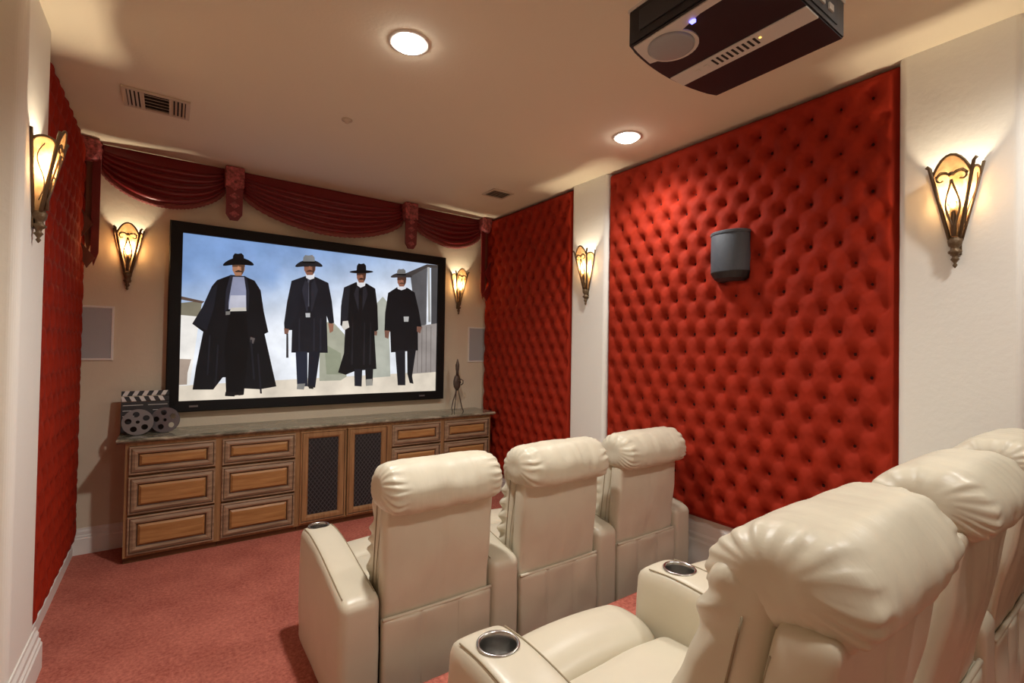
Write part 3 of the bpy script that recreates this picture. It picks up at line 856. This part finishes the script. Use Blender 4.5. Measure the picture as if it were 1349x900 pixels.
bm = bmesh.new(); add_lathe(bm, [(.074, -.003), (.074, -.008), (.066, -.011), (.03, -.013), (.0005, -.0135)], 32, -.155, .125, cap=False)
obj('lens_ring', bm, mat('satin_silver_lens_cover', srgb(150, 150, 150), .4), t, True)
obj('status_light', bx(-.212, -.198, .004, .018, -.009, .001), mat('blue_led', (.1, .1, .9, 1), emit=(.15, .15, 1, 1), estr=5), t)
obj('side_grille', bx(-PX-.004, -PX+.002, -.18, .17, .03, .095, bev=.002), m_slate, t)
obj('connector_panel', bx(-.2, .2, PB-.003, PB+.002, .02, .10), m_slate, t)
for k in range(6): obj('socket', bx(-.17+k*.06, -.14+k*.06, PB-.008, PB-.001, .04, .06), m_projg, t)
bm = bmesh.new(); add_lathe(bm, [(.02, .12), (.02, .455)], 16); add_lathe(bm, [(.07, .455), (.07, .468)], 24); add_box(bm, -.09, .09, -.09, .09, .120, .135)
obj('ceiling_mount', bm, m_black, t)

# ------------------------------------------------------------------ speakers
t = thing('wall_speaker', 'dark grey curved surround speaker mounted on the large red panel', 'speaker', (W-.045, -3.03, 2.04))
def dsec(sc, z, n=18):
    return [Vector((-.125*math.sin(PI*k/n)**.7*sc-.0, .125*math.cos(PI*k/n)*sc*1.0, z)) for k in range(n+1)]
def dbody(levels):
    bm = bmesh.new(); rr = [[bm.verts.new(p) for p in dsec(s, z)] for s, z in levels]
    for A, B in zip(rr, rr[1:]):
        m_ = len(A)
        for k in range(m_): bm.faces.new((A[k], A[(k+1) % m_], B[(k+1) % m_], B[k]))
    bm.faces.new(rr[0][::-1]); bm.faces.new(rr[-1]); return bm
obj('grille', dbody([(.985, .045), (1, .05), (1, .285), (.985, .29)]), m_speaker, t, True)
obj('lower_shell', dbody([(.62, -.012), (.84, .006), (1.01, .044), (1.01, .048)]), m_slate, t)
obj('top_cap', dbody([(1.02, .288), (1.03, .292), (1.03, .304), (1.0, .308)]), m_speaker, t)
obj('bracket', bx(0, .040, -.04, .04, .09, .22), m_black, t)
def inwall(x0, x1, z0, z1, label):
    t = thing('in_wall_speaker', label, 'speaker', ((x0+x1)/2, -.001, (z0+z1)/2), 0, 'flush in-wall speakers')
    w, h = (x1-x0)/2, (z1-z0)/2
    bm = bmesh.new()
    rg = [[bm.verts.new(p) for p in ((-a, y, -b), (a, y, -b), (a, y, b), (-a, y, b))] for a, b, y in ((w, h, 0), (w, h, -.008), (w-.003, h-.003, -.010), (w-.014, h-.014, -.010), (w-.016, h-.016, -.005))]
    for A, B in zip(rg, rg[1:]):
        for k in range(4): bm.faces.new((A[k], A[(k+1) % 4], B[(k+1) % 4], B[k]))
    obj('frame', bm, m_white, t)
    obj('grille', bx(-w+.014, w-.014, -.0055, -.001, -h+.014, h-.014), m_grille, t)
inwall(-.0+.01, .215, 1.43, 1.84, 'flush grey in-wall speaker in a white frame left of the screen')
inwall(3.325, 3.56, 1.41, 1.81, 'flush pale in-wall speaker in a white frame right of the screen')

# ------------------------------------------------------------------ things on the counter
CT = .888
t = thing('clapperboard', 'black and white film clapperboard leaning behind the two reels', 'clapperboard', (.42, -.17, CT+.002), 0)
t.rotation_euler = (math.radians(-8), 0, math.radians(3))
obj('slate', bx(-.14, .15, -.007, .007, 0, .232), m_slate, t)
for zz, h in ((.236, .036), (.278, .036)):
    st = obj('clap_stick', bx(-.14, .15, -.010, .010, zz, zz+h), m_slate, t)
    bm = bmesh.new(); sl = .03 if zz < .25 else -.03
    for k in range(5):
        x = -.135+k*.058
        pts = [(max(-.14, min(.15, a)), b) for a, b in ((x, zz), (x+.028, zz), (x+.028-sl*.6, zz+h), (x-sl*.6, zz+h))]
        add_prism(bm, pts, lambda u, v, d: (u, d, v), -.0115, -.0098)
    o = obj('white_stripes', bm, m_slatew, st); o['label'] = 'white slanted stripes'
bm = bmesh.new(); 
for z0, x0, x1 in ((.205, -.13, -.01), (.165, -.13, -.04), (.125, -.13, -.06), (.205, .02, .14), (.165, .05, .14)): add_box(bm, x0, x1, -.0085, -.0065, z0, z0+.004)
obj('ruled_lines', bm, m_slatew, t)
def reel(loc, rz, tilt, label, r=.094):
    t = thing('film_reel', label, 'film reel', loc, 0, 'grey metal film reels'); t.rotation_euler = (math.radians(tilt), 0, math.radians(rz))
    def plate(y):
        # flat disc with five round holes and a hub hole, built from a polar grid
        bm = bmesh.new(); NA, NR = 60, 12; hr = r*.215; hc = r*.60
        holes = [(hc*math.cos(2*PI*k/5+.5), hc*math.sin(2*PI*k/5+.5)) for k in range(5)]
        N = 52; st = 2*r/N; grid = {}
        from math import hypot
        def ins(x, z):
            if hypot(x, z) > r*.999: return False
            if hypot(x, z) < r*.13: return False
            return all(hypot(x-a, z-b) > hr for a, b in holes)
        def snap(x, z):
            d = hypot(x, z)
            if abs(d-r) < st: return x*r/d, z*r/d
            if abs(d-r*.13) < st*.8 and d > 0: return x*r*.13/d, z*r*.13/d
            for a, b in holes:
                q = hypot(x-a, z-b)
                if abs(q-hr) < st*.8: return a+(x-a)*hr/q, b+(z-b)*hr/q
            return x, z
        def gv(i, j):
            if (i, j) not in grid:
                x, z = snap(-r+i*st, -r+j*st); grid[i, j] = bm.verts.new((x, y, z+r))
            return grid[i, j]
        for i in range(N):
            for j in range(N):
                if ins(-r+(i+.5)*st, -r+(j+.5)*st):
                    try: bm.faces.new((gv(i, j), gv(i+1, j), gv(i+1, j+1), gv(i, j+1)))
                    except ValueError: pass
        return bm
    for y in (-.009, .009):
        o = obj('flange', plate(y), m_reel, t); s_ = o.modifiers.new('s', 'SOLIDIFY'); s_.thickness = .003; s_.offset = 0
    bm = bmesh.new(); add_lathe(bm, [(r*.3, -.008), (r*.3, .008)], 24, cap=False); xf(bm, Matrix.Translation((0, 0, r)) @ Matrix.Rotation(PI/2, 4, 'X'))
    obj('hub', bm, m_reel, t, True)
reel((.385, -.272, CT+.001), 2, -6, 'left grey film reel propped in front of the clapperboard')
reel((.545, -.235, CT+.001), -14, -8, 'right grey film reel, nearer to the screen edge')

t = thing('figurine', 'small dark metal figurine with oval body and long thin legs', 'figurine', (3.085, -.20, CT))
m_fig = mat('aged_dark_metal', srgb(92, 80, 72), .45, metal=.5, bump=.5, bscale=50)
def fb(p): return p*(1+noise.noise(p*40)*.10)
obj('body', rbox(.085, .05, .17, .04, (10, 8, 12), fb, (.042, .024, .08)), m_fig, t, True, (0, 0, .31))
bm = bmesh.new(); add_lathe(bm, [(.016, .38), (.014, .43), (.019, .45), (.021, .50), (.013, .525), (.008, .545), (.004, .56)], 12)
obj('neck_and_head', bm, m_fig, t, True)
for s in (-1, 1):
    obj('leg', add_tube(bmesh.new(), [(s*.012, 0, .25), (s*.022, -.005, .19), (s*.045, .0, .11), (s*.062, -.004, .04), (s*.066, -.03, .003)], .006, 8), m_fig, t, True)
obj('leg', add_tube(bmesh.new(), [(0, .01, .25), (0, .03, .12), (0, .05, .003)], .005, 8), m_fig, t, True)
obj('ornament', add_tube(bmesh.new(), [(.035, -.02, .28), (.055, -.03, .30), (.055, -.03, .33), (.030, -.028, .345), (.012, -.03, .325), (.03, -.03, .31)], .006, 8), m_fig, t, True)

# ------------------------------------------------------------------ recliners
AW = .175; SWD = .556      # arm width, seat width
def arm_top(y, ln):          # local y 0 (rear) .. ln (front)
    return .495+.108*smoothstep(-.25, .80, y/ln)-.012*smoothstep(.80, 1.03, y/ln)
def mesh_of(bm, name, m, smooth=True):
    bmesh.ops.recalc_face_normals(bm, faces=bm.faces)
    me = bpy.data.meshes.new(name); bm.to_mesh(me); bm.free()
    for x in (m if isinstance(m, (list, tuple)) else [m]): me.materials.append(x)
    if smooth:
        for f in me.polygons: f.use_smooth = True
    return me
def arm_set(ln, cy):
    def f(p):
        y = p.y+ln/2; k = (p.z+.30)/.60
        x = p.x*(1+.04*math.sin(PI*k))+.0025*noise.noise(Vector((p.x*8, y*7, k*5)))
        return Vector((x, y+.012*math.sin(PI*k)*(1 if y > ln*.75 else 0), k*(arm_top(y, ln)+.006*math.cos(p.x/AW*PI))))
    me = mesh_of(rbox(AW*.955, ln, .60, .03, (12, 40, 20), f, (.030, .060, .040)), 'armrest', m_leather)
    a = bpy.data.objects.new('tmp_arm', me); C.objects.link(a)
    bm = bmesh.new(); add_lathe(bm, [(.046, .40), (.046, .80)], 36, 0, cy); cme = mesh_of(bm, 'cut', m_leather)
    c = bpy.data.objects.new('tmp_cut', cme); C.objects.link(c)
    b = a.modifiers.new('b', 'BOOLEAN'); b.operation = 'DIFFERENCE'; b.object = c; b.solver = 'EXACT'
    dg = bpy.context.evaluated_depsgraph_get(); dg.update()
    out = bpy.data.meshes.new_from_object(a.evaluated_get(dg)); out.name = 'armrest'
    bpy.data.objects.remove(a); bpy.data.objects.remove(c)
    for f_ in out.polygons: f_.use_smooth = True
    zt = arm_top(cy, ln)+.007
    bm = bmesh.new()
    add_lathe(bm, [(.053, zt-.004), (.054, zt+.001), (.052, zt+.003), (.048, zt+.003), (.045, zt-.001), (.0435, zt-.01), (.0425, zt-.075), (.040, zt-.082), (.001, zt-.083)], 40, 0, cy, cap=False)
    cup = mesh_of(bm, 'cup_holder', m_steel)
    st = []
    for s in (-1, 1):
        x = s*(AW*.478-.016); bm = bmesh.new(); st.append(bm)
        add_tube(bm, [(x, y, arm_top(y, ln)+.006*math.cos(x/AW*PI)-.0012) for y in [.05+(ln-.10)*k/24 for k in range(25)]], .0022, 5)
    return out, cup, [mesh_of(b_, 'stitching', m_seam) for b_ in st]

class Kit: pass
def chair_kit(lean, seed, hy, hz, hd, hh, hx=.302):
    """lean of the back, wrinkle seed, headrest centre (hy, hz), depth and height"""
    k = Kit()
    L = lambda p: Vector((p.x, p.y-lean*max(0, p.z-.38)-.12*lean*max(0, p.z-.38)**2, p.z))
    w = SWD
    def shell(p):
        q = p+Vector((0, .065, .645))
        f = (q.z-.38)/.5
        wid = 1-.02*(1-f)-.05*smoothstep(.85, 1.15, f)
        puff = .016*math.cos(min(1, abs(q.x)/(w/2))*PI/2)*math.sin(PI*max(0, min(1, f)))
        n = noise.noise(Vector((q.x*6+seed, q.z*5, 1)))*.010+noise.noise(Vector((q.x*16+seed, q.z*9, 7)))*.003
        seam = -.004*math.exp(-(q.x/.008)**2) if p.y < 0 else 0
        y = q.y-(puff+n+seam if p.y < 0 else 0)
        return L(Vector((q.x*wid, y, q.z)))
    k.shell = mesh_of(rbox(w*.985, .085, .55, .03, (44, 5, 30), shell, (.022, .026, .03)), 'back_shell', m_leather)
    k.shseam = [mesh_of(add_tube(bmesh.new(), [L(Vector((sx*(w*.47-.012), .029, .46+.40*i/8))) for i in range(9)], .0016, 4), 'stitching', m_seam) for sx in (-1, 1)]
    # front cushion of the back: puffy wrinkled front, flat side gusset with a seam
    def cush(p):
        q = p+Vector((0, .185, .68))
        f = (q.z-.42)/.5
        th = 1.15-.35*f
        fr = smoothstep(-.02, .04, p.y)
        y = .125+(q.y-.125)*th
        side = abs(p.x)/(w/2)
        ph = q.z*75+9*noise.noise(Vector((q.x*3, q.z*5, seed)))+q.y*30
        wr = .0075*(math.sin(ph)-.3)*fr*smoothstep(.35, .85, side)*(1-smoothstep(.88, .95, q.z))*(.7+abs(noise.noise(Vector((q.z*9, seed, 1)))))
        n = noise.noise(Vector((q.x*7, q.z*7, seed+3)))*.010
        roll = .008*fr*smoothstep(.7, .95, side)
        return L(Vector((q.x*(1+.02*math.sin(PI*f))+(wr+roll)*(1 if p.x > 0 else -1), y+n+wr*.8, q.z)))
    k.cush = mesh_of(rbox(w*.93, .16, .60, .05, (24, 22, 90), cush, (.035, .06, .04)), 'back_cushion', m_pillow)
    k.cseam = []
    for sx in (-1, 1):
        k.cseam.append(mesh_of(add_tube(bmesh.new(), [L(Vector((sx*(w*.474+.0015), .172-.02*i/12, .46+.44*i/12))) for i in range(13)], .0022, 4), 'stitching', m_seam))
        k.cseam.append(mesh_of(add_tube(bmesh.new(), [L(Vector((sx*(w*.474+.0005), .13-.03*smoothstep(.3, 1, i/12), .46+.40*i/12))) for i in range(13)], .0018, 4), 'stitching', m_seam))
    # headrest roll folding over the top, with gathered ends
    hw = hx
    def head(p):
        q = Vector(p)
        a = math.atan2(q.z/hh, q.y/hd); ex = abs(q.x)/hw
        g = smoothstep(.60, .93, ex)*(1-.75*smoothstep(.975, 1.0, ex))
        ridge = math.sin(a*19+seed+2.6*math.sin(a*2+seed)+2.5*noise.noise(Vector((q.x*14, math.cos(a)*2, math.sin(a)*2+seed)))); ridge = math.copysign(abs(ridge)**.7, ridge)*(.65+.6*noise.noise(Vector((math.cos(a)*3, math.sin(a)*3, seed*3))))
        gather = 1+.046*g*(ridge-.3)
        plump = 1+.07*math.cos(ex*PI/2)-.07*smoothstep(.75, 1, ex)
        n = 1+.040*noise.noise(Vector((q.x*7, math.cos(a)*1.3+seed, math.sin(a)*1.3)))+.022*noise.noise(Vector((q.x*26, math.cos(a)*1.0, math.sin(a)*1.0+seed)))
        y, z = q.y*gather*plump*n, q.z*gather*plump*n
        z -= .030*smoothstep(.04, .16, abs(y))
        x = q.x
        if ex > .9: x *= 1-.03*(1-smoothstep(.0, .07, math.hypot(y, z)))
        # tuck the underside where it meets the back
        return L(Vector((x, y+hy, z+hz)))
    k.head = mesh_of(rbox(2*hw, hd, hh, .09, (90, 40, 40), head, (.050, hd*.44, hh*.47)), 'headrest', m_pillow)
    def skirt(p):
        q = p+Vector((0, .025, .215))
        u = q.x/(w/2)*1.5
        seam = sum(math.exp(-((u-c)/.035)**2) for c in (-.5, .5))
        puff = .012*abs(math.cos(PI*(u)))**.5
        n = noise.noise(Vector((q.x*7+seed, q.z*7, 5)))*.012*(1-seam)
        y = q.y-(puff+n-seam*.003 if p.y < 0 else 0)
        return Vector((q.x, y, q.z))
    k.skirt = mesh_of(rbox(w*.985, .04, .37, .01, (42, 3, 20), skirt, (.01, .012, .012)), 'rear_skirt', m_leather)
    bm = add_tube(bmesh.new(), [(-w*.49+w*.98*i/12, .008, .404-.004*math.sin(PI*i/12)) for i in range(13)], .008, 8)
    k.bead = mesh_of(bm, 'piping', m_leather)
    bm = bmesh.new()
    k.sk = []
    for c in (-1/6., 1/6.): k.sk.append(mesh_of(add_tube(bmesh.new(), [(c*w, .0055, .045+.34*i/8) for i in range(9)], .0022, 4), 'stitching', m_seam))
    def seat(p):
        q = p+Vector((0, .34, .385))
        n = noise.noise(Vector((q.x*5, q.y*5, seed)))*.008
        dome = .020*math.cos(min(1, abs(q.x)/(w/2))*PI/2)*math.cos((q.y-.34)/.6*PI*.8)
        return Vector((q.x, q.y, q.z+(dome+n if p.z > 0 else 0)))
    k.seat = mesh_of(rbox(w*.98, .56, .12, .04, (20, 20, 8), seat, (.03, .05, .045)), 'seat_cushion', m_leather)
    def leg(p):
        q = p+Vector((0, .735, .25))
        n = noise.noise(Vector((q.x*5, q.z*5, seed+8)))*.008
        return Vector((q.x, q.y+(n if p.y > 0 else 0)+.015*math.cos(q.x/(w/2)*PI/2), q.z+.016*math.cos(min(1, abs(q.x)/(w/2))*PI/2)*(1 if p.z > 0 else 0)))
    k.leg = mesh_of(rbox(w*.98, .25, .40, .06, (20, 14, 18), leg, (.03, .115, .075)), 'leg_rest', m_leather)
    k.under = mesh_of(bx(-w*.47, w*.47, .06, .62, .03, .32), 'underframe', m_base, False)
    return k
def put(me, name, par):
    o = bpy.data.objects.new(name, me); C.objects.link(o); o.parent = par; return o
def armrest(par, x, arm):
    a = put(arm[0], 'armrest', par); a.location = (x, 0, 0)
    c = put(arm[1], 'cup_holder', a); c['label'] = 'round brushed steel cup holder'
    for m_ in arm[2]: put(m_, 'stitching', a)
def recliner(k, arm, pitch, x, y, z, label, group, right_arm=False):
    t = thing('theater_recliner', label, 'armchair', (x, y, z), 0, group)
    armrest(t, -pitch/2, arm)
    if right_arm: armrest(t, pitch/2, arm)
    put(k.under, 'underframe', t)
    put(k.seat, 'seat_cushion', t); put(k.leg, 'leg_rest', t)
    cu = put(k.cush, 'back_cushion', t); sh = put(k.shell, 'back_shell', t)
    for m_ in k.cseam: put(m_, 'stitching', cu)
    for m_ in k.shseam: put(m_, 'stitching', sh)
    put(k.head, 'headrest', t)
    sk = put(k.skirt, 'rear_skirt', t); put(k.bead, 'piping', sk)
    for m_ in k.sk: put(m_, 'stitching', sk)
    return t
G1, G2 = 'front row of cream leather recliners', 'rear row of cream leather recliners on the riser'
A1, A2 = arm_set(.79, .725), arm_set(.74, .62)
for i, lb in enumerate(('cream leather recliner at the left end of the front row, nearest the open carpet', 'cream leather recliner in the middle of the front row', 'cream leather recliner at the right end of the front row, beside the red wall')):
    recliner(chair_kit(.06, 1.3+i*2.1, .085, .955, .285, .205), A1, .728, 1.2375+.364+i*.728, -2.765, 0, lb, G1, i == 2)
for i, lb in enumerate(('big foreground cream leather recliner of the rear row, its seat in view', 'middle cream leather recliner of the rear row, behind the nearest headrest', 'farthest cream leather recliner of the rear row, by the right column')):
    recliner(chair_kit(.16, 4.7+i*1.7, .122, .968, .262, .168, .262), A2, .725, 1.2375+.3625+i*.725, -4.38, RH, lb, G2, i == 2)
